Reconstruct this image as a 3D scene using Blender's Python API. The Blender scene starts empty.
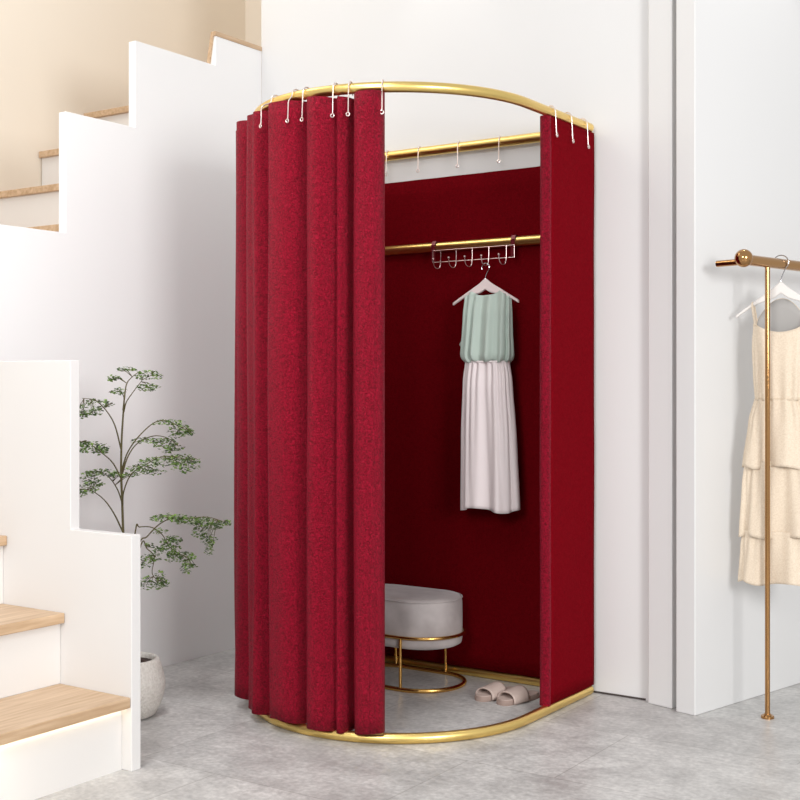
import bpy, bmesh, math, random
from mathutils import Vector, Matrix, noise
random.seed(7)
PI = math.pi
C = bpy.context.scene.collection

# ------------------------------------------------------------------ materials
def srgb(r, g, b):
    f = lambda c: (c/255/12.92) if c/255 <= .04045 else ((c/255+.055)/1.055)**2.4
    return (f(r), f(g), f(b), 1)

def mat(name, col, rough=.5, metal=0, bump=None, var=None, sheen=0, emit=None, coat=0, spec=None, sub=None):
    """bump=(scale, strength, distance, detail)  var=(scale, colour2, detail)"""
    m = bpy.data.materials.new(name); m.use_nodes = True
    nt = m.node_tree; N = nt.nodes; L = nt.links
    b = N['Principled BSDF']
    b.inputs['Base Color'].default_value = col
    b.inputs['Roughness'].default_value = rough
    b.inputs['Metallic'].default_value = metal
    if sheen:
        b.inputs['Sheen Weight'].default_value = sheen
        b.inputs['Sheen Roughness'].default_value = .4
        b.inputs['Sheen Tint'].default_value = (min(1, col[0]*2.2+.25), col[1]*2+.08, col[2]*2+.12, 1)
    if coat: b.inputs['Coat Weight'].default_value = coat
    if spec is not None: b.inputs['Specular IOR Level'].default_value = spec
    if emit:
        b.inputs['Emission Color'].default_value = emit[0]; b.inputs['Emission Strength'].default_value = emit[1]
    tc = N.new('ShaderNodeTexCoord')
    if var:
        n = N.new('ShaderNodeTexNoise'); n.inputs['Scale'].default_value = var[0]; n.inputs['Detail'].default_value = var[2] if len(var) > 2 else 3
        r = N.new('ShaderNodeValToRGB'); r.color_ramp.elements[0].position = .35; r.color_ramp.elements[1].position = .66
        r.color_ramp.elements[0].color = col; r.color_ramp.elements[1].color = var[1]
        L.new(tc.outputs['Object'], n.inputs['Vector']); L.new(n.outputs['Fac'], r.inputs['Fac']); L.new(r.outputs['Color'], b.inputs['Base Color'])
    if bump:
        n = N.new('ShaderNodeTexNoise'); n.inputs['Scale'].default_value = bump[0]; n.inputs['Detail'].default_value = bump[3] if len(bump) > 3 else 2
        p = N.new('ShaderNodeBump'); p.inputs['Strength'].default_value = bump[1]; p.inputs['Distance'].default_value = bump[2]
        L.new(tc.outputs['Object'], n.inputs['Vector']); L.new(n.outputs['Fac'], p.inputs['Height']); L.new(p.outputs['Normal'], b.inputs['Normal'])
    return m

M = {}
M['wall'] = mat('white_paint', srgb(223, 222, 221), .34, bump=(60, .03, .002), spec=.5)
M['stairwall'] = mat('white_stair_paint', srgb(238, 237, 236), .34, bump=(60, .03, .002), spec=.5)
M['parapet'] = mat('white_paint_dimmed', srgb(220, 218, 216), .45, bump=(60, .03, .002), spec=.35)  # stair white darkened to offset the strong light on the parapet
M['beige'] = mat('beige_plaster', srgb(236, 226, 211), .7)
M['riser'] = mat('riser_paint', srgb(224, 221, 218), .5)
M['gap_shadow'] = mat('painted_gap_shadow', srgb(70, 62, 60), .8)
M['gold'] = mat('brushed_gold', (.88, .64, .22, 1), .31, 1)
M['gold_dim'] = mat('stool_gold', (.72, .42, .13, 1), .25, 1)
M['bronze'] = mat('polished_bronze', (.46, .25, .10, 1), .13, 1)
M['steel'] = mat('pinkish_steel', (.60, .46, .44, 1), .28, 1)
M['wire'] = mat('bright_wire', (.86, .74, .70, 1), .3, 1)
M['strap'] = mat('dark_red_strap', srgb(104, 28, 36), .35, .3)
M['chrome'] = mat('dark_chrome', (.45, .44, .45, 1), .15, 1)
M['hanger'] = mat('pale_pink_hanger', srgb(222, 205, 203), .45)
M['hanger_white'] = mat('white_hanger', srgb(224, 219, 214), .4)
M['sage'] = mat('sage_chiffon', srgb(174, 187, 178), .75, bump=(400, .1, .001), sheen=.15)
M['skirt'] = mat('pale_satin', srgb(226, 214, 214), .5, bump=(500, .06, .001), sheen=.1)
M['linen'] = mat('beige_linen', srgb(228, 212, 191), .85, bump=(420, .2, .001), var=(220, srgb(217, 199, 176)))
M['shaded_inside'] = mat('grey_inside_shade', srgb(170, 167, 164), .8)  # inside of the dress back, shade put into the grey
M['velvet'] = mat('grey_velvet', srgb(190, 181, 179), .7, bump=(300, .1, .001), sheen=.3, var=(9, srgb(164, 154, 152)))
M['slide'] = mat('taupe_slipper', srgb(196, 176, 166), .7, bump=(500, .2, .001))
M['slide_sole'] = mat('taupe_sole', srgb(160, 138, 128), .75)
M['pot'] = mat('textured_white_stoneware', srgb(224, 219, 212), .75, bump=(140, .9, .006, 3), var=(130, srgb(206, 200, 192)))
M['soil'] = mat('dark_soil', srgb(70, 48, 38), .95, bump=(120, 1, .01), var=(90, srgb(40, 28, 22)))
M['bark'] = mat('olive_bark', srgb(84, 76, 44), .8, bump=(200, .4, .002))
M['leaf'] = mat('fine_leaf', srgb(44, 70, 28), .55, var=(45, srgb(128, 160, 74), 1))
M['led'] = mat('warm_strip', (1, .9, .7, 1), .5, emit=((1, .86, .6, 1), 5))

def wood():
    m = mat('light_oak', srgb(205, 170, 130), .38, spec=.4)
    nt = m.node_tree; N = nt.nodes; L = nt.links; b = N['Principled BSDF']
    tc = N.new('ShaderNodeTexCoord'); mp = N.new('ShaderNodeMapping'); mp.inputs['Scale'].default_value = (30, 2.2, 30)
    n = N.new('ShaderNodeTexNoise'); n.inputs['Scale'].default_value = 2.2; n.inputs['Detail'].default_value = 6; n.inputs['Distortion'].default_value = .3
    r = N.new('ShaderNodeValToRGB'); r.color_ramp.elements[0].position = .32; r.color_ramp.elements[1].position = .7
    r.color_ramp.elements[0].color = srgb(178, 146, 112); r.color_ramp.elements[1].color = srgb(208, 180, 149)
    L.new(tc.outputs['Object'], mp.inputs['Vector']); L.new(mp.outputs['Vector'], n.inputs['Vector']); L.new(n.outputs['Fac'], r.inputs['Fac']); L.new(r.outputs['Color'], b.inputs['Base Color'])
    return m
M['oak'] = wood()

def fabric(name, c1, c2, scale, bump, dist, sheen, rough=.85, spec=.4):
    m = mat(name, c1, rough, sheen=sheen, spec=spec)
    nt = m.node_tree; N = nt.nodes; L = nt.links; b = N['Principled BSDF']
    tc = N.new('ShaderNodeTexCoord')
    n = N.new('ShaderNodeTexNoise'); n.inputs['Scale'].default_value = scale; n.inputs['Detail'].default_value = 4; n.inputs['Roughness'].default_value = .65; n.inputs['Distortion'].default_value = 1.2
    r = N.new('ShaderNodeValToRGB'); r.color_ramp.elements[0].position = .36; r.color_ramp.elements[1].position = .64
    r.color_ramp.elements[0].color = c1; r.color_ramp.elements[1].color = c2
    p = N.new('ShaderNodeBump'); p.inputs['Strength'].default_value = bump; p.inputs['Distance'].default_value = dist
    L.new(tc.outputs['Object'], n.inputs['Vector']); L.new(n.outputs['Fac'], r.inputs['Fac']); L.new(r.outputs['Color'], b.inputs['Base Color'])
    L.new(n.outputs['Fac'], p.inputs['Height']); L.new(p.outputs['Normal'], b.inputs['Normal'])
    return m
M['curtain'] = fabric('crimson_boucle', srgb(104, 4, 21), srgb(168, 12, 46), 150, 1.0, .011, .08, .5, .16)
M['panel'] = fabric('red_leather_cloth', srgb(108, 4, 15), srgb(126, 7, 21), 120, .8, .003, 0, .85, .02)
M['panel_back'] = fabric('shaded_red_cloth', srgb(88, 3, 10), srgb(102, 5, 14), 120, .7, .003, 0, .85, .02)  # side cloth's red darkened, interior shade of the booth put into the colour

def floor_mat():
    m = mat('grey_stone_tile', srgb(170, 166, 162), .3, spec=.45)
    nt = m.node_tree; N = nt.nodes; L = nt.links; b = N['Principled BSDF']
    tc = N.new('ShaderNodeTexCoord')
    mp = N.new('ShaderNodeMapping'); mp.inputs['Location'].default_value = (1.566+4.0, -3.56+5.0, 0)
    br = N.new('ShaderNodeTexBrick'); br.offset = .35; br.squash = 1
    br.inputs['Scale'].default_value = 1; br.inputs['Brick Width'].default_value = .8; br.inputs['Row Height'].default_value = .5
    br.inputs['Mortar Size'].default_value = .0022; br.inputs['Mortar Smooth'].default_value = .6; br.inputs['Bias'].default_value = 0
    br.inputs['Color1'].default_value = (.90, .90, .90, 1); br.inputs['Color2'].default_value = (1.06, 1.06, 1.06, 1); br.inputs['Mortar'].default_value = (.70, .69, .68, 1)
    L.new(tc.outputs['Object'], mp.inputs['Vector']); L.new(mp.outputs['Vector'], br.inputs['Vector'])
    n = N.new('ShaderNodeTexNoise'); n.inputs['Scale'].default_value = 5.0; n.inputs['Detail'].default_value = 12; n.inputs['Roughness'].default_value = .8; n.inputs['Distortion'].default_value = .15
    mp2 = N.new('ShaderNodeMapping'); mp2.inputs['Scale'].default_value = (1, 1.15, 1)
    L.new(tc.outputs['Object'], mp2.inputs['Vector']); L.new(mp2.outputs['Vector'], n.inputs['Vector'])
    r = N.new('ShaderNodeValToRGB'); e = r.color_ramp.elements
    e[0].position = .36; e[0].color = srgb(168, 166, 164); e[1].position = .66; e[1].color = srgb(216, 214, 211)
    L.new(n.outputs['Fac'], r.inputs['Fac'])
    n2 = N.new('ShaderNodeTexNoise'); n2.inputs['Scale'].default_value = 60; n2.inputs['Detail'].default_value = 5
    L.new(tc.outputs['Object'], n2.inputs['Vector'])
    mr = N.new('ShaderNodeMapRange'); mr.inputs['From Min'].default_value = .3; mr.inputs['From Max'].default_value = .7; mr.inputs['To Min'].default_value = .84; mr.inputs['To Max'].default_value = 1.13
    L.new(n2.outputs['Fac'], mr.inputs['Value'])
    mx = N.new('ShaderNodeMix'); mx.data_type = 'RGBA'; mx.blend_type = 'MULTIPLY'; mx.inputs['Factor'].default_value = 1
    L.new(r.outputs['Color'], mx.inputs['A']); L.new(br.outputs['Color'], mx.inputs['B'])
    mx2 = N.new('ShaderNodeMix'); mx2.data_type = 'RGBA'; mx2.blend_type = 'MULTIPLY'; mx2.inputs['Factor'].default_value = 1
    L.new(mx.outputs['Result'], mx2.inputs['A']); L.new(mr.outputs['Result'], mx2.inputs['B'])
    L.new(mx2.outputs['Result'], b.inputs['Base Color'])
    mr2 = N.new('ShaderNodeMapRange'); mr2.inputs['To Min'].default_value = .22; mr2.inputs['To Max'].default_value = .5
    L.new(n.outputs['Fac'], mr2.inputs['Value']); L.new(mr2.outputs['Result'], b.inputs['Roughness'])
    p = N.new('ShaderNodeBump'); p.inputs['Strength'].default_value = .12; p.inputs['Distance'].default_value = .003
    L.new(n2.outputs['Fac'], p.inputs['Height']); L.new(p.outputs['Normal'], b.inputs['Normal'])
    return m
M['floor'] = floor_mat()

# ------------------------------------------------------------------ mesh helpers
class MB:
    def __init__(s): s.bm = bmesh.new()
    def box(s, x0, x1, y0, y1, z0, z1):
        v = [s.bm.verts.new(p) for p in ((x0,y0,z0),(x1,y0,z0),(x1,y1,z0),(x0,y1,z0),(x0,y0,z1),(x1,y0,z1),(x1,y1,z1),(x0,y1,z1))]
        for f in ((3,2,1,0),(4,5,6,7),(0,1,5,4),(1,2,6,5),(2,3,7,6),(3,0,4,7)): s.bm.faces.new([v[i] for i in f])
        return s
    def prism(s, poly, off):
        """closed polygon of 3-D points swept along vector off"""
        o = Vector(off)
        a = [s.bm.verts.new(p) for p in poly]; b = [s.bm.verts.new(Vector(p)+o) for p in poly]
        n = len(poly)
        s.bm.faces.new(a[::-1]); s.bm.faces.new(b)
        for i in range(n): s.bm.faces.new((a[i], a[(i+1) % n], b[(i+1) % n], b[i]))
        return s
    def tube(s, pts, r, closed=False, sides=14, cap=True):
        pts = [Vector(p) for p in pts]; n = len(pts)
        rr = r if isinstance(r, (list, tuple)) else [r]*n
        rings = []; up = None
        for i, p in enumerate(pts):
            if closed: t = pts[(i+1) % n]-pts[i-1]
            else: t = pts[min(i+1, n-1)]-pts[max(i-1, 0)]
            t.normalize()
            if up is None:
                up = Vector((0, 0, 1)) if abs(t.z) < .9 else Vector((1, 0, 0))
            a = t.cross(up)
            if a.length < 1e-5: a = t.orthogonal()
            a.normalize(); b = a.cross(t).normalized()
            if not closed or i: up = b
            else: up = b
            rings.append([s.bm.verts.new(p+rr[i]*(math.cos(2*PI*k/sides)*a+math.sin(2*PI*k/sides)*b)) for k in range(sides)])
        m = n if closed else n-1
        for i in range(m):
            A = rings[i]; B = rings[(i+1) % n]
            for k in range(sides): s.bm.faces.new((A[k], A[(k+1) % sides], B[(k+1) % sides], B[k]))
        if not closed and cap:
            s.bm.faces.new(rings[0][::-1]); s.bm.faces.new(rings[-1])
        return s
    def lathe(s, prof, seg=40, c=(0, 0, 0)):
        rings = []
        for r, z in prof:
            if r < 1e-6: rings.append([s.bm.verts.new((c[0], c[1], c[2]+z))])
            else: rings.append([s.bm.verts.new((c[0]+r*math.cos(2*PI*k/seg), c[1]+r*math.sin(2*PI*k/seg), c[2]+z)) for k in range(seg)])
        for A, B in zip(rings, rings[1:]):
            for k in range(seg):
                k2 = (k+1) % seg
                if len(A) == 1 and len(B) == 1: continue
                if len(A) == 1: s.bm.faces.new((A[0], B[k2], B[k]))
                elif len(B) == 1: s.bm.faces.new((A[k], A[k2], B[0]))
                else: s.bm.faces.new((A[k], A[k2], B[k2], B[k]))
        return s
    def ball(s, c, r, seg=20):
        n = seg//2
        return s.lathe([(r*math.sin(PI*i/n), -r*math.cos(PI*i/n)) for i in range(n+1)], seg, c)
    def grid(s, rows, wrap=False):
        V = [[s.bm.verts.new(p) for p in row] for row in rows]
        for A, B in zip(V, V[1:]):
            n = len(A)
            for k in range(n if wrap else n-1): s.bm.faces.new((A[k], A[(k+1) % n], B[(k+1) % n], B[k]))
        return V
    def build(s, name, m, parent=None, smooth=True, bevel=0, solid=0, angle=35, weld=False, sub=0):
        bmesh.ops.recalc_face_normals(s.bm, faces=s.bm.faces)
        me = bpy.data.meshes.new(name); s.bm.to_mesh(me); s.bm.free()
        me.materials.append(m)
        if smooth:
            me.shade_smooth()
            if angle: me.set_sharp_from_angle(angle=math.radians(angle))
        o = bpy.data.objects.new(name, me); C.objects.link(o)
        if parent: o.parent = parent
        if solid:
            md = o.modifiers.new('thick', 'SOLIDIFY'); md.thickness = solid; md.offset = 0
        if bevel:
            md = o.modifiers.new('edge', 'BEVEL'); md.width = bevel; md.segments = 2; md.limit_method = 'ANGLE'
        if sub:
            md = o.modifiers.new('sub', 'SUBSURF'); md.levels = sub; md.render_levels = sub
        return o

def tag(o, label, cat, group=None):
    o['label'] = label; o['category'] = cat
    if group: o['group'] = group
    return o
def thing(name, label, cat, loc=(0, 0, 0), rz=0, group=None):
    o = bpy.data.objects.new(name, None); C.objects.link(o)
    o.location = loc; o.rotation_euler = (0, 0, rz); o.empty_display_size = .1
    return tag(o, label, cat, group)
def struct(o):
    o['kind'] = 'structure'; return o
def catmull(P, n=8, closed=False):
    P = [Vector(p) for p in P]; out = []
    m = len(P)
    for i in range(m if closed else m-1):
        p1, p2 = P[i], P[(i+1) % m]
        p0 = P[i-1] if (i or closed) else p1*2-p2
        p3 = P[(i+2) % m] if (closed or i+2 < m) else p2*2-p1
        for k in range(n):
            t = k/n
            out.append(.5*((2*p1)+(p2-p0)*t+(2*p0-5*p1+4*p2-p3)*t*t+(3*p1-p0-3*p2+p3)*t**3))
    if not closed: out.append(P[-1])
    return out

# ------------------------------------------------------------------ the room
XL, YB = -3.425, 3.99            # inner faces of the left wall and the back wall
struct(MB().box(-5.6, 3.2, -2.2, 6.2, -.1, 0).build('floor', M['floor'], smooth=False))
struct(MB().box(XL, -1.50, YB, YB+.08, 0, 3.3).build('wall_back', M['wall'], smooth=False))
struct(MB().box(XL+.002, -1.69, YB-.004, YB, 0, .006).build('shadow_line_back', M['gap_shadow'], smooth=False))  # dark strip standing in for the shadow line at the wall's foot
# projecting panel and the end of the right wall, both turned a little from the back wall
struct(MB().prism([(-1.667, 4.02, 0), (-1.667, 3.954, 0), (-1.572, 3.931, 0), (-1.556, 3.998, 0), (-1.556, 4.02, 0)], (0, 0, 3.3)).build('trim_1', M['wall'], smooth=False, bevel=.004))
ux, uy = .236, .972
struct(MB().prism([(-1.549, 3.909, 0), (-1.476, 3.891, 0), (-1.476+ux*1.6, 3.891+uy*1.6, 0), (-1.549+ux*1.6, 3.909+uy*1.6, 0)], (0, 0, 3.3)).build('wall_right', M['wall'], smooth=False, bevel=.003))
struct(MB().box(-1.556, -1.546, 3.960, 3.989, 0, 3.3).build('trim_2', M['wall'], smooth=False))
# stepped left wall that screens the upper flight (thin panel)
TH = .037
prof = [(2.476, 0), (YB, 0), (YB, 2.500), (3.709, 2.500), (3.709, 2.380), (3.269, 2.380), (3.269, 2.053), (2.936, 2.053), (2.936, 1.624), (2.476, 1.624)]
wl = MB().prism([(XL-TH, y, z) for y, z in prof], (TH, 0, 0))
for v in wl.bm.verts:                       # the top step thins upwards on its stairwell side
    if v.co.z > 2.45 and v.co.x < XL-.01: v.co.x = XL-.012
struct(wl.build('wall_left', M['stairwall'], smooth=False, bevel=.0015))
# stairwell behind it
XF = -4.29
struct(MB().box(XF-.06, XF, 1.0, 4.93, 0, 4.2).build('wall_stairwell', M['beige'], smooth=False))
struct(MB().box(XF, XL+.03, 4.87, 4.93, 0, 4.2).build('wall_stairwell_end', M['beige'], smooth=False))
struct(MB().box(XL-.0, XL+.06, 4.07, 4.87, 0, 4.2).build('wall_stairwell_side', M['beige'], smooth=False))
# oak capping on the top step of the left wall, turning down its near edge
cap = MB()
cap.prism([(XL+.003, 3.703, 2.500), (XL+.003, 3.703, 2.518), (XL-.022, 3.703, 2.518), (XL-TH-.012, 3.703, 2.380), (XL-TH+.006, 3.703, 2.380), (XL-.011, 3.703, 2.500)], (0, YB-3.703, 0))
struct(cap.build('trim_3', M['oak'], smooth=False))

# ------------------------------------------------------------------ staircase, lower flight
YP = 2.44                         # visible face of its parapet
RISE, RUN = .209, .264
low = thing('staircase', 'lower flight of white stairs with light oak treads beside stepped parapet', 'staircase', (-2.57, YP, 0))
L0 = Vector((-2.57, YP, 0))
def rel(mb, o=L0):
    bmesh.ops.translate(mb.bm, verts=mb.bm.verts, vec=-o); return mb
W = 1.0
noses = [-2.575, -2.849, -3.110, -3.372]
for k, xn in enumerate(noses):
    zt = .209*(k+1)-(.0 if k else 0)
    xe = XF+.006 if k == 3 else noses[k+1]-.020
    rel(MB().box(xe, xn, YP-W, YP-.001, zt-.03, zt)).build('tread', M['oak'], low, smooth=False, bevel=.003)
    rel(MB().box(xn-.056 if k == 0 else xn-.040, xn-.036 if k == 0 else xn-.020, YP-W, YP-.001, zt-.209+(0 if k == 0 else .0), zt-.03)).build('riser', M['riser'], low, smooth=False)
# stepped parapet
p = [(-2.572, 0), (-2.572, .664), (-2.826, .664), (-2.826, 1.16), (XL-TH, 1.16), (XL-TH, 0)]
rel(MB().prism([(x, YP, z) for x, z in p], (0, .035, 0))).build('parapet', M['parapet'], low, smooth=False, bevel=.002)
rel(MB().box(-2.609, -2.600, YP-W, YP-.01, .172, .178)).build('light_strip', M['led'], low, smooth=False)

# upper flight, climbing away behind the left wall
up = thing('staircase', 'upper flight of oak treads climbing behind the stepped left wall', 'staircase', (XF, 2.3, .836))
U0 = Vector((XF, 2.3, .836))
for k in range(5, 12):
    y = 3.52-.2475*(10-k)+.004; z = k*RISE+.004
    rel(MB().box(XF+.006, XL-TH-.004, y, y+.2475+.02 if k < 11 else 4.865, z-.027, z), U0).build('tread', M['oak'], up, smooth=False, bevel=.002)
    rel(MB().box(XF+.006, XL-TH-.004, y+.018, y+.03, z-RISE, z-.027), U0).build('riser', M['riser'], up, smooth=False)

rel(MB().box(XL-TH-.003, -3.372, 2.30, 2.438, .838, 1.046), U0).build('end_panel', M['riser'], up, smooth=False)

# ------------------------------------------------------------------ fitting room
CX, CY, R, TR, H = -2.373, 3.490, .486, .0165, 1.990
YR = 3.958                        # back rails
def dpath(z, n=72, y_end=YR, ry=None):
    ry = ry or R
    L = [(CX-R, y_end, z)] + [(CX-R, y, z) for y in (CY+.3, CY+.15, CY+.05)]
    L += [(CX+R*math.cos(-PI+PI*i/n), CY+ry*math.sin(-PI+PI*i/n), z) for i in range(n+1)]
    return L + [(CX+R, y, z) for y in (CY+.05, CY+.15, CY+.3, y_end)]
fr = thing('fitting_room_frame', 'gold tubular D shaped fitting room frame standing against the white back wall', 'frame', (CX, CY, 0))
F0 = Vector((CX, CY, 0))
rel(MB().tube(dpath(H), TR, sides=18), F0).build('top_ring', M['gold'], fr)
rel(MB().tube(dpath(TR), TR, sides=18), F0).build('base_ring', M['gold'], fr)
rel(MB().tube([(CX-R-.0, YR, H-.010), (CX+R, YR, H-.010)], .0185, sides=18), F0).build('back_rail', M['gold'], fr)
rel(MB().tube([(CX-R, YR, TR), (CX+R, YR, TR)], TR, sides=18), F0).build('base_rail', M['gold'], fr)
rel(MB().tube([(CX-R, 3.92, 1.606), (CX+R-.005, 3.92, 1.606)], TR*1.06, sides=18), F0).build('hanging_rail', M['gold'], fr)
for sx in (-1, 1):
    rel(MB().tube([(CX+sx*(R-.016), YR, TR), (CX+sx*(R-.016), YR, H)], TR*.7, sides=14), F0).build('post', M['gold'], fr)
    rel(MB().tube([(CX+sx*(R-.016), 3.92, TR), (CX+sx*(R-.016), 3.92, H)], TR*.7, sides=14), F0).build('post', M['gold'], fr)

# front curtain, bunched to the left. (angle, outward offset)
ctl = [(-61.6, -.006), (-61.9, .018), (-63.2, .036), (-65.8, .046), (-68.7, .044), (-71, .030), (-72.4, -.006), (-73.9, -.026), (-75.4, .004), (-77.6, .019), (-79.2, .002), (-81.0, .022), (-83.5, .042), (-86.5, .044), (-89, .030), (-90.4, -.006), (-92.0, -.034),
       (-94.0, -.002), (-96.2, .018), (-98.8, .033), (-101.5, .041), (-104.2, .044), (-106.2, .042), (-108, .020), (-109.3, -.026), (-111.0, -.028), (-113.5, .018), (-116.5, .042), (-120, .036), (-124, .042), (-127.5, .030), (-130, .000), (-132.5, .006), (-135.5, .048), (-139, .066), (-142.5, .052), (-145, .020), (-147.5, .030), (-150, .074), (-153, .084), (-156, .060), (-159, .012), (-162, .015)]
a = -162
while a > -238:
    ctl += [(a-4, .045), (a-8, .045), (a-12, .004)]; a -= 12
P = catmull([(t, o, 0) for t, o in ctl], 9)
for q in P:
    if -132 < q.x < -64: q.y = .02+(q.y-.02)*1.2
    if q.x < -63: q.y += -.0*math.sin(q.x*1.25+.6*math.sin(q.x*.31))
def ring_pt(t, o, z):
    if t > -180:
        c, s = math.cos(math.radians(t)), math.sin(math.radians(t))
        return Vector((CX+(R+o)*c, CY+(R+o)*s, z))
    return Vector((CX-R-o, CY+R*math.radians(-180-t), z))
def curtain_off(t):
    return min(P, key=lambda q: abs(q.x-t)).y
rows = []
NZ = 36
for j in range(NZ+1):
    v = j/NZ
    row = []
    for q in P:
        t, o = q.x, q.y
        z = 1.968-.004*math.cos(math.radians(t*9)) + (.035+.004*math.sin(t*.35)-1.968)*v
        w = 1+.10*math.sin(v*5+t*.3)*v
        sway = .7*math.sin(v*3.2+t*.21)*min(1, v*2)*(1 if t < -66 else 0)
        lean = .004*noise.noise(Vector((t*.12, v*3, 2)))
        row.append(ring_pt(t+sway*.5, o*w+lean+.003, z))
    rows.append(row)
mb = MB(); mb.grid(rows)
cu = mb.build('fitting_curtain', M['curtain'], solid=.004, angle=0)
tag(cu, 'crimson front curtain bunched in deep folds on left of fitting room', 'curtain')

# side panel of cloth with a rounded front edge
sp = thing('fitting_curtain', 'flat red side curtain on right of fitting room, hung by three hooks', 'curtain', (CX+R, CY, 0))
S0 = Vector((CX+R, CY, 0))
xs = CX+R+.004
def wob(y, z): return .0025*noise.noise(Vector((y*5, z*3, 0)))
y0p, y1p = 3.638, 3.968
mb = MB()
mb.grid([[(xs+.004+wob(y0p+(y1p-y0p)*i/16, .035+1.93*j/40), y0p+(y1p-y0p)*i/16, .034+1.938*j/40) for i in range(17)] for j in range(41)])
rel(mb, S0).build('cloth', M['panel'], sp, solid=.010, angle=0)
mb = MB()
rings = []
for j in range(41):
    z = .030+1.944*j/40
    rings.append([(xs-.009+.019*math.cos(b)+wob(y0p, z), y0p-.004+.016*math.sin(b), z) for b in [2*PI*k/16 for k in range(16)]])
V = mb.grid(rings, wrap=True)
mb.bm.faces.new(V[0]); mb.bm.faces.new(V[-1])
rel(mb, S0).build('front_hem', M['curtain'], sp)

# back cloth
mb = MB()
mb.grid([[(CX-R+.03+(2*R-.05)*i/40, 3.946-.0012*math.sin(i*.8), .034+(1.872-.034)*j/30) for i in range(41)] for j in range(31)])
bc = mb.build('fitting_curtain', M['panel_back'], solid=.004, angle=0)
tag(bc, 'shaded red back curtain hanging flat behind the sage and white dress', 'curtain')

# curtain hooks
def hook(pos, out, reach, label, group, drop=.082):
    """pos on the tube axis, out = unit vector away from the tube"""
    o3 = Vector((out[0], out[1], 0)); z = Vector((0, 0, 1))
    prof = [(-.014, -.016), (-.0195, -.004), (-.0175, .011), (-.006, .020), (.008, .020), (.018, .010), (.0215, -.004), (max(.0225, reach*.94), -.022), (reach, -.055), (reach+.001, -drop+.008)]
    pts = catmull([Vector((0, 0, 0))+o3*a+z*b for a, b in prof], 5)
    ob = MB().tube(pts, .0022, sides=8).build('curtain_hook', M['wire'])
    ob.location = pos; tag(ob, label, 'curtain hook', group)
    tt = o3.cross(z)
    c = o3*(reach+.003)+z*(-drop+.001)
    MB().tube([c+.0055*(math.cos(b)*tt+math.sin(b)*z) for b in [2*PI*k/16 for k in range(16)]], .002, closed=True, sides=8).build('eyelet', M['wire'], ob)
    return ob
fl = ['leftmost curtain hook on the bunched front curtain, beside its far left folds',
      'second curtain hook from left on the bunched front curtain',
      'third curtain hook from left on front curtain, dipping between two folds',
      'fourth curtain hook from left on the bunched front curtain',
      'fifth curtain hook from left on front curtain, in the last valley',
      'rightmost hook on the bunched front curtain, at its open edge']
for t, lab in zip((-110.2, -97.6, -92.2, -79.6, -73.8, -62.0), fl):
    p = ring_pt(t, 0, H)
    out = Vector((math.cos(math.radians(t)), math.sin(math.radians(t))))
    hook(p, out, .056 if t < -105 else max(.024, curtain_off(t)+.009), lab, 'hooks on the front curtain', .084)
for y, lab in zip((3.655, 3.775, 3.895), ('front hook of the three on the red side curtain', 'middle hook of the three on the red side curtain', 'rear hook of the three on the red side curtain, beside back wall')):
    hook((CX+R, y, H), (1, 0), .024, lab, 'hooks on the side curtain', .080)
for x, lab in zip((-2.748, -2.600, -2.423, -2.246), ('hook on the back rail half hidden behind the front curtain edge', 'empty hook on the back rail, first fully visible from the front curtain', 'empty hook on the back rail, middle of the three fully visible', 'empty hook on the back rail, nearest to red side curtain')):
    hook((x, YR, H-.010), (.25, -.97), .023, lab, 'hooks on the back rail', .076)

# over-rail hook rack
ra = thing('hook_rack', 'wire rack of five hooks strapped over the gold hanging rail', 'hook rack', (-2.337, 3.92, 1.606))
R0 = Vector((-2.337, 3.92, 1.606))
for x in (-2.502, -2.162):
    mb = MB()
    pts = [(-.019, -.055), (-.0195, .004), (-.012, .019), (0, .0205), (.012, .019), (.0195, .004), (.0195, -.02)]
    for (a0, b0), (a1, b1) in zip(pts, pts[1:]):
        mb.prism([(x-.008, 3.92+a0, 1.606+b0), (x-.008, 3.92+a1, 1.606+b1), (x-.008, 3.92+a1*1.12, 1.606+b1+.002), (x-.008, 3.92+a0*1.12, 1.606+b0+.001)], (.016, 0, 0))
    rel(mb, R0).build('strap', M['strap'], ra, smooth=False)
yw = 3.895
rel(MB().tube([(-2.501, yw, 1.590), (-2.153, yw, 1.590)], .0014, sides=8), R0).build('wire', M['steel'], ra)
rel(MB().tube([(-2.501, yw, 1.546), (-2.153, yw, 1.546)], .0014, sides=8), R0).build('wire', M['steel'], ra)
for x in (-2.501, -2.153):
    rel(MB().tube([(x, yw, 1.591), (x, yw, 1.545)], .0014, sides=8), R0).build('wire', M['steel'], ra)
hx = [-2.464, -2.396, -2.327, -2.257, -2.184]
for x in hx:
    pts = catmull([(x, yw-.003, 1.590), (x, yw-.004, 1.55), (x-.001, yw-.008, 1.527), (x-.006, yw-.018, 1.520), (x-.012, yw-.030, 1.530), (x-.014, yw-.034, 1.553)], 6)
    h = rel(MB().tube(pts, .0014, sides=8), R0).build('hook', M['steel'], ra)
    rel(MB().ball((x-.014, yw-.034, 1.556), .0045, 12), R0).build('ball_tip', M['steel'], h)

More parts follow.
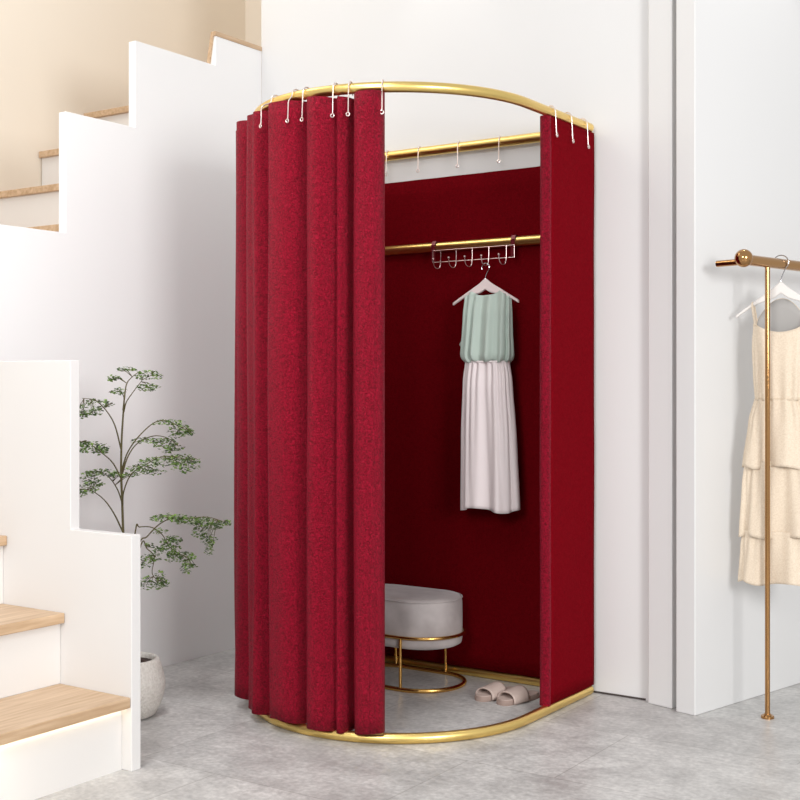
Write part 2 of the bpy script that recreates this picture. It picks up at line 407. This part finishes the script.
# ------------------------------------------------------------------ dress on hanger
def hanger(name, label, m, loc, rz, half, hook_h, tip_drop, group=None):
    t = thing(name, label, 'hanger', loc, rz, group)          # local x along the hanger, origin at the apex
    # body: a curved bar, deep at the centre and thin at the tips
    n = 28; top = []; bot = []
    for i in range(n+1):
        u = -1+2*i/n; a = abs(u)
        zt = -tip_drop*(a**1.05) + .006*math.exp(-(u/.12)**2)
        th = .030*math.exp(-(a/.42)**2) + .010
        zb = zt-th + (0 if a > .25 else 0)
        top.append((u*half, zt)); bot.append((u*half, zb))
    mb = MB()
    mb.prism([(x, -.006, z) for x, z in top+bot[::-1]], (0, .012, 0))
    mb.build('shoulder_bar', m, t, bevel=.003)
    r = hook_h*.26
    pts = [(0, 0, -.004), (0, 0, .012)]
    arc = [(r*math.sin(b), 0, hook_h-r-r*math.cos(b)*1.0) for b in [PI*(.22+1.42*k/14) for k in range(15)]]
    pts = catmull(pts+arc, 4)
    MB().tube(pts, .0017, sides=8).build('hook', M['chrome'], t)
    return t
YD = 3.858
hanger('coat_hanger', 'pale pink hanger on the wire rack holding the sage and white dress', M['hanger'], (-2.251, YD, 1.466), 0, .137, .060, .078)

def cloth_tube(zs, fw, fd, fold, n=120, ztop=None, zbot=None, cx=lambda v: 0):
    """rows of closed rings. fw, fd half width and depth by v in 0..1, fold(phi, v) outward offset"""
    rows = []
    for v in zs:
        row = []
        for k in range(n):
            ph = 2*PI*k/n
            c, s = math.cos(ph), math.sin(ph)
            c2 = math.copysign(abs(c)**.85, c); s2 = math.copysign(abs(s)**.7, s)
            d = fold(ph, v)
            x = cx(v)+c2*(fw(v)+d*.5); y = s2*(fd(v)+d*(1 if s < 0 else .4))
            zt = ztop(x, s) if ztop else 0
            zb = zbot(ph)
            row.append((x, y, zt+(zb-zt)*v))
        rows.append(row)
    return rows
def lerp(tab):
    def f(v):
        for (a, x), (b, y) in zip(tab, tab[1:]):
            if v <= b: 
                q = (v-a)/(b-a); q = q*q*(3-2*q)*.5+q*.5
                return x+(y-x)*q
        return tab[-1][1]
    return f
dr = thing('dress', 'sleeveless dress with sage green top and pale skirt inside fitting room', 'dress', (-2.245, YD, 1.164))
def bod_top(x, s):
    a = abs(x)
    base = 1.440-.55*max(0, a-.045)-1.166
    base -= (.022 if s < 0 else .030)*max(0, 1-(a/.056)**4) if a < .056 else 0
    return base-.006
def bod_fold(ph, v):
    return (.0065+.005*v)*math.sin(ph*13+1.5*math.sin(ph*3))+.003*math.sin(ph*23+2)*v
n = 26
rows = cloth_tube([i/n for i in range(n+1)], lerp([(0, .094), (.25, .096), (.6, .097), (.72, .099), (.9, .100), (.97, .094), (1, .085)]),
                  lerp([(0, .012), (.3, .026), (.7, .036), (.92, .042), (1, .032)]), bod_fold, 160, bod_top, lambda ph: .006+.003*math.sin(ph*9), cx=lambda v: .002)
mb = MB(); mb.grid(rows, True); mb.build('bodice', M['sage'], dr, solid=.002, angle=0)
mb = MB()
mb.prism([(-.099, -.006, .096), (-.116, -.004, .070), (-.098, -.006, .048)], (0, .012, 0)); mb.build('armhole_flap', M['sage'], dr, bevel=.002)
def sk_fold(ph, v):
    return (.004*(1-v)*math.sin(ph*22+1)+(.002+.014*v)*(math.sin(ph*6+.9+.6*v)*.75+.4*math.sin(ph*11+2)))
n = 40
rows = cloth_tube([i/n for i in range(n+1)], lerp([(0, .085), (.12, .094), (.5, .105), (1, .111)]), lerp([(0, .030), (.2, .040), (1, .046)]), sk_fold, 180,
                  lambda x, s: .008, lambda ph: .637-1.164+.007*math.sin(ph*3+1), cx=lambda v: .002+.012*v)
mb = MB(); mb.grid(rows, True); mb.build('skirt', M['skirt'], dr, solid=.002, angle=0)
MB().tube([(.002+.086*math.cos(2*PI*k/40), .033*math.sin(2*PI*k/40), .006) for k in range(40)], .004, closed=True, sides=8).build('waistband', M['skirt'], dr)

# ------------------------------------------------------------------ stool
st = thing('stool', 'oval grey velvet stool on gold wire base inside fitting room', 'stool', (-2.556, 3.763, 0))
def capsule(a, r, z, n=24):
    L = [(a+r*math.cos(-PI/2+PI*k/n), r*math.sin(-PI/2+PI*k/n), z) for k in range(n+1)]
    return L+[(-a+r*math.cos(PI/2+PI*k/n), r*math.sin(PI/2+PI*k/n), z) for k in range(n+1)]
A = .096
prof = [(.110, .146), (.130, .148), (.141, .154), (.144, .166), (.145, .24), (.144, .304), (.140, .316), (.132, .323), (.115, .326), (.06, .329), (.01, .330)]
mb = MB(); V = mb.grid([capsule(A, r, z) for r, z in prof], True); mb.bm.faces.new(V[0][::-1]); mb.bm.faces.new(V[-1])
cush = mb.build('cushion', M['velvet'], st, angle=60)
MB().tube(capsule(A, .1435, .317), .0022, closed=True, sides=8).build('piping', M['velvet'], cush)
MB().tube(capsule(A, .1525, .191), .0062, closed=True, sides=12).build('band_ring', M['gold_dim'], st)
MB().tube(capsule(A, .1525, .008), .008, closed=True, sides=12).build('base_ring', M['gold_dim'], st)
for x, y in ((.100, -.151), (-.115, -.151), (.100, .151), (-.125, .151)):
    MB().tube([(x, y, .007), (x, y, .191)], .0055, sides=12).build('leg', M['gold_dim'], st)

# ------------------------------------------------------------------ slippers
def slipper(loc, rz, label):
    t = thing('slide_slipper', label, 'slipper', loc, rz, 'pair of slippers on fitting room floor')
    def outline(sc, n=36):
        L = []
        for k in range(n):
            b = 2*PI*k/n; y = math.sin(b)
            w = .037+.005*(-y)-.003*math.cos(2*b)
            L.append((sc*w*math.copysign(abs(math.cos(b))**.8, math.cos(b)), .093*math.copysign(abs(y)**.9, y)*(.97+.03*sc)))
        return L
    mb = MB(); V = mb.grid([[(x, y, z) for x, y in outline(s)] for s, z in ((.93, 0), (1, .003), (1, .014), (.96, .017))], True)
    mb.bm.faces.new(V[0][::-1]); mb.bm.faces.new(V[-1])
    mb.build('sole', M['slide_sole'], t, angle=50)
    mb = MB(); V = mb.grid([[(x*.93, y*.96, z) for x, y in outline(.98)] for z in (.0165, .0195)], True); mb.bm.faces.new(V[-1])
    mb.build('insole', M['slide'], t, angle=50)
    rows = []
    for j in range(9):
        v = j/8; y = -.062+.072*v
        w = .041-.001*v; h = .032+.012*v
        rows.append([(w*math.cos(PI*k/14)*(1.0), y+.004*math.sin(PI*k/14), .006+(h)*math.sin(PI*k/14)**.7) for k in range(15)])
    mb = MB(); mb.grid(rows); mb.build('strap', M['slide'], t, solid=.004, angle=0)
    return t
slipper((-2.140, 3.742, 0), math.radians(-14), 'left one of two taupe slippers on floor inside fitting room')
slipper((-2.050, 3.738, 0), math.radians(-16), 'right one of two taupe slippers, nearer red side curtain')

# ------------------------------------------------------------------ clothes rail on the right
u = Vector((ux, uy, 0)).normalized(); nrm = Vector((uy, -ux, 0)).normalized()
PP = Vector((-1.272, 4.002, 0)); ZR = 1.487
rk = thing('clothes_rack', 'polished bronze clothes rail on slim floor post at right edge', 'clothes rack', PP)
MB().tube([u*-.145+Vector((0, 0, ZR)), u*1.15+Vector((0, 0, ZR))], .0175, sides=20).build('rail', M['bronze'], rk)
MB().ball(u*-.140+Vector((0, 0, ZR+.004)), .029, 28).build('ball_finial', M['bronze'], rk)
e = u*-.140+Vector((0, 0, ZR-.007))
MB().tube([e, e-nrm*.098], .0105, sides=16).build('crossbar', M['bronze'], rk)
for s in (0, 1.08):
    MB().tube([u*s+Vector((0, 0, .004)), u*s+Vector((0, 0, ZR-.012))], .0082, sides=16).build('post', M['bronze'], rk)
    MB().lathe([(0, 0), (.021, 0), (.021, .007), (.0195, .009), (.013, .009), (.012, .014), (0, .014)], 28, u*s).build('foot_flange', M['bronze'], rk)

# hanger and beige dress
yaw = math.radians(34.23)
rt = Vector((math.cos(yaw), math.sin(yaw), 0)); fwv = Vector((-math.sin(yaw), math.cos(yaw), 0))
ang = math.radians(24)
vd = rt*math.cos(ang)-fwv*math.sin(ang)
rzd = math.atan2(vd.y, vd.x)
PD = PP+u*.082
hanger('coat_hanger', 'white hanger on the bronze rail holding the beige dress', M['hanger_white'], (PD.x, PD.y, 1.424), rzd, .145, .092, .104)
d2 = thing('dress', 'beige linen tiered dress hanging from the bronze rail', 'dress', (PD.x, PD.y, 0), rzd)
def b_top(x, s):
    a = abs(x)
    if s < 0: return 1.262+.030*min(1, (a/.085)**2)
    return 1.290+.085*max(0, 1-(a/.085)**2)
def b_fold(ph, v): return .004*v*math.sin(ph*17)+.004*math.sin(ph*5+1)*v
n = 20
rows = cloth_tube([i/n for i in range(n+1)], lerp([(0, .088), (.3, .093), (.7, .089), (1, .083)]), lerp([(0, .022), (.5, .04), (1, .034)]), b_fold, 140, b_top, lambda ph: 1.036)
mb = MB(); mb.grid(rows, True); mb.build('bodice', M['linen'], d2, solid=.002, angle=0)
# inside of the back, its shade put in as grey
mb = MB()
rows = [[(x, .010+.008*math.cos(x*14), (1.18+(b_top(x, 1)-1.182)*j/6)) for x in [-.085+.170*i/20 for i in range(21)]] for j in range(7)]
mb.grid(rows); mb.build('shaded_inside', M['shaded_inside'], d2, solid=.001, angle=0)
for s in (-1, 1):
    pts = catmull([(s*.080, -.014, 1.285), (s*.086, -.011, 1.32), (s*.091, -.005, 1.352), (s*.089, .006, 1.357), (s*.080, .014, 1.300)], 6)
    MB().tube(pts, .0042, sides=8).build('strap', M['linen'], d2)
tiers = [(1.040, .815, .083, .122, .034, .050, 3.0), (.835, .585, .112, .128, .040, .052, 1.2), (.605, .432, .120, .133, .044, .054, 2.2)]
for z0, z1, w0, w1, dd0, dd1, phs in tiers:
    n = 22
    f = lambda ph, v, phs=phs: (.004*math.sin(ph*19+phs)*(1-v)+.015*(v*.8+.2)*math.sin(ph*6+phs+.5*v)+.005*v*math.sin(ph*11+phs*2))
    rows = cloth_tube([i/n for i in range(n+1)], lerp([(0, w0), (.3, w0*.5+w1*.5), (1, w1)]), lerp([(0, dd0), (1, dd1)]), f, 150, lambda x, s, z0=z0: z0, lambda ph, z1=z1: z1+.006*math.sin(ph*5+phs))
    mb = MB(); mb.grid(rows, True); mb.build('tier', M['linen'], d2, solid=.002, angle=0)

# ------------------------------------------------------------------ potted tree
PT = Vector((-3.030, 2.848, 0))
tr = thing('potted_tree', 'slender airy tree in white textured pot between stairs and curtain', 'potted plant', PT)
prof = [(0, 0), (.085, 0), (.098, .006), (.118, .045), (.129, .088), (.128, .115), (.120, .150), (.110, .180), (.106, .187), (.099, .189), (.094, .184), (.094, .165)]
pot = MB().lathe(prof, 48).build('pot', M['pot'], tr, angle=50)
MB().lathe([(.096, .170), (.06, .176), (0, .179)], 32).build('soil', M['soil'], pot)
SC = 4.1/1233.0
def tp(px, py, d=0.0):          # offsets in the plane that faces the room, d = depth away from it
    return rt*((px-127)*SC)+fwv*d+Vector((0, 0, 1.09+(384-py)*SC))
trunk_pts = catmull([(.0, 0, .18), tp(126, 610), tp(125, 560), tp(124.5, 530), tp(123.5, 500), tp(122.5, 470), tp(123, 440), tp(124.5, 415), tp(125.5, 400)], 5)
nt_ = len(trunk_pts)
tk = MB().tube(trunk_pts, [.0050-.0024*i/(nt_-1) for i in range(nt_)], sides=8).build('trunk', M['bark'], tr)
# branches: stem points (px, py, depth), then sprays along the outer part: (px, py, half width, half height, count, depth)
B = [
 ([(125.5,400,0),(127,385,.01),(131,378,.02),(139,371,.03)], [(126,369,10,2.2,70,.02),(115,378,7,3,50,0)]),
 ([(125,412,0),(129,402,-.02),(137,391,-.03),(146,380,-.04)], [(152,375,14,4.5,130,-.04),(151,387,11,4,100,-.03)]),
 ([(124.5,410,0),(124,398,.02),(121,393,.03)], [(118,391,8,3.5,60,.03)]),
 ([(122.8,450,0),(117,425,-.01),(109,410,-.02),(98,400,-.02),(86,398,-.03)], [(93,409,14,6,170,-.03),(99,401,13,2.5,60,0),(110,404,6,3,40,.01),(85,414,6,4,60,-.02)]),
 ([(123,470,0),(130,452,-.02),(142,436,-.04),(158,422,-.05),(172,420,-.06),(188,428,-.06)], [(172,421,15,3,110,-.05),(185,428,12,5,120,-.06),(181,434,9,3,50,-.03),(193,431,5,3,40,-.06)]),
 ([(123,475,0),(128,456,.02),(137,443,.03),(152,436,.04),(166,438,.04),(178,446,.03)], [(146,440,15,3,110,.03),(163,443,12,5,120,.04),(174,447,9,4,70,.03),(165,450,8,3,40,.05)]),
 ([(124,505,0),(127,490,-.03),(136,472,-.05),(152,462,-.07),(170,454,-.08),(196,458,-.08)], [(146,466,14,4,120,-.06),(166,459,22,5,240,-.07),(190,463,13,7,150,-.08),(181,456,18,3,110,-.02),(196,458,9,3,60,-.08),(157,470,12,3,60,-.03)]),
 ([(122.8,478,0),(115,462,-.01),(106,452,-.03),(94,443,-.03),(84,441,-.02)], [(96,446,15,6,190,-.03),(104,450,7,4,60,-.02),(86,443,7,3,50,0)]),
 ([(123,500,0),(118,490,.02),(111,480,.03),(103,474,.04),(92,471,.03)], [(100,472,17,3.5,150,.03),(119,474,10,3,70,.01),(132,474,8,2.5,40,.03),(90,478,9,4,70,.03)]),
 ([(124,530,0),(117,512,-.02),(108,498,-.03),(97,489,-.04),(86,487,-.04)], [(92,486,13,5,120,-.04),(85,491,6,4,50,-.03),(98,481,10,3,60,-.03)]),
 ([(126,600,0),(141,543,-.02),(150,534,-.03),(162,522,-.04),(176,515,-.05),(190,516,-.05),(210,514,-.05),(231,520,-.06)], [(172,514,18,3,190,-.05),(191,517,13,4,140,-.05),(206,518,12,4,110,-.05),(217,522,8,4,60,-.06),(227,519,8,3,70,-.06),(202,528,8,6,90,-.04),(211,536,8,5,80,-.04),(212,546,5,6,50,-.04)]),
 ([(126,610,0),(136,530,.01),(140,526,.01),(153,526,0),(164,533,-.01),(172,545,-.02),(190,556,-.02)], [(174,537,10,4,110,-.02),(170,546,13,5,130,-.02),(176,554,9,6,110,-.02),(189,554,8,5,90,-.02),(188,565,5,6,50,-.02),(195,563,4,2,20,-.02),(160,530,8,3,40,0)]),
 ([(126,615,0),(140,545,.03),(147,548,.02),(154,556,.02),(152,572,.02),(158,580,.02)], [(146,560,7,7,80,.02),(155,556,6,5,50,.02),(160,576,5,7,60,.02),(165,582,4,4,40,.01),(146,582,7,7,80,.02),(149,545,5,3,30,.03),(157,584,5,4,40,.02)]),
]
def leaf_spray(mb, px, py, hw, hh, cnt, d):
    for _ in range(cnt):
        a, r = random.uniform(0, 2*PI), math.sqrt(random.random())
        x = px+hw*r*math.cos(a); y = py+hh*r*math.sin(a)+.25*abs(hw*r*math.cos(a))*.25
        if x > 234.5: continue
        c = tp(x, y, d+random.uniform(-1, 1)*min(.05, hw*SC*.8))
        L = random.uniform(.008, .0135); wd = L*.38
        h = random.uniform(0, 2*PI); dv = Vector((math.cos(h), math.sin(h), random.uniform(-.75, .35))).normalized()
        sv = dv.cross(Vector((random.uniform(-.6, .6), random.uniform(-.6, .6), 1))).normalized()
        b = mb.bm
        b.faces.new([b.verts.new(p) for p in (c-dv*L*.5, c+sv*wd, c+dv*L*.6, c-sv*wd)])
for stem, sprays in B:
    pts = catmull([tp(*q) for q in stem], 6); n = len(pts)
    bm_ = MB().tube(pts, [.0028-.0019*i/(n-1) for i in range(n)], sides=6)
    lv = MB()
    for s in sprays:
        leaf_spray(lv, *s)
        c = tp(s[0], s[1], s[5]); q = min(pts, key=lambda p: (p-c).length)
        for k in range(3):
            e = tp(s[0]+random.uniform(-.8, .8)*s[2], s[1]+random.uniform(-.5, .5)*s[3], s[5])
            bm_.tube([q, (q+e)*.5+Vector((0, 0, .006)), e], [.0012, .001, .0006], sides=5)
    br = bm_.build('branch', M['bark'], tr)
    lv.build('leaf_spray', M['leaf'], br, smooth=False)

# ------------------------------------------------------------------ light
def area(name, loc, target, size, power, col=(1, 1, 1), sy=None, spread=180):
    l = bpy.data.lights.new(name, 'AREA'); l.energy = power; l.color = col; l.size = size
    if sy: l.shape = 'RECTANGLE'; l.size_y = sy
    l.spread = math.radians(spread)
    o = bpy.data.objects.new(name, l); C.objects.link(o); o.location = loc
    o.rotation_euler = (Vector(target)-Vector(loc)).to_track_quat('-Z', 'Y').to_euler(); return o
def spot(name, loc, target, power, ang, blend, col=(1, .97, .93), r=.03):
    l = bpy.data.lights.new(name, 'SPOT'); l.energy = power; l.spot_size = math.radians(ang); l.spot_blend = blend; l.color = col; l.shadow_soft_size = r
    o = bpy.data.objects.new(name, l); C.objects.link(o); o.location = loc
    o.rotation_euler = (Vector(target)-Vector(loc)).to_track_quat('-Z', 'Y').to_euler(); return o
w = bpy.data.worlds.new('World'); bpy.context.scene.world = w; w.use_nodes = True
w.node_tree.nodes['Background'].inputs['Color'].default_value = (.985, .99, 1, 1)
w.node_tree.nodes['Background'].inputs['Strength'].default_value = .70
area('key_area', (2.3, .7, 1.9), (-2.2, 3.4, .9), 1.3, 128, (1, 1, 1))  # added soft key from the right
area('front_fill', (-.7, -1.7, 2.6), (-2.9, 3.4, .7), 1.4, 100, (1, 1, 1))
area('stair_fill', (-2.3, .9, 3.0), (-2.9, 2.2, .4), .8, 1, (1, 1, 1))  # fill added from front left to brighten the lower stairs
area('corner_fill', (-2.1, 1.7, 3.1), (-3.2, 3.3, .3), .8, 6.5, (1, 1, 1), spread=75)  # second fill, added to lift the left wall beside the curtain
area('stairwell_light', (-3.8, 2.6, 3.9), (-3.9, 3.6, 1.8), .8, 13, (1, .96, .91))
area('tread_glow', (-2.596, 2.0, .170), (-2.62, 2.0, 0), .02, .3, (1, .90, .70), sy=.85)
spot('wall_downlight', (-2.50, 3.80, 3.05), (-2.50, 3.92, 1.6), 2.6, 60, .6)
spot('rail_downlight', (-1.25, 4.15, 3.05), (-1.32, 4.2, 1.6), 9, 70, .5)

# ------------------------------------------------------------------ camera
cam = bpy.data.cameras.new('camera'); cam.sensor_width = 36; cam.lens = 1233/800*36; cam.shift_y = -16/800; cam.clip_start = .05
co = bpy.data.objects.new('camera', cam); C.objects.link(co)
co.location = (0, 0, 1.09); co.rotation_euler = (PI/2, 0, yaw)
bpy.context.scene.camera = co
sc = bpy.context.scene
sc.view_settings.view_transform = 'Standard'; sc.view_settings.look = 'None'; sc.view_settings.exposure = 0
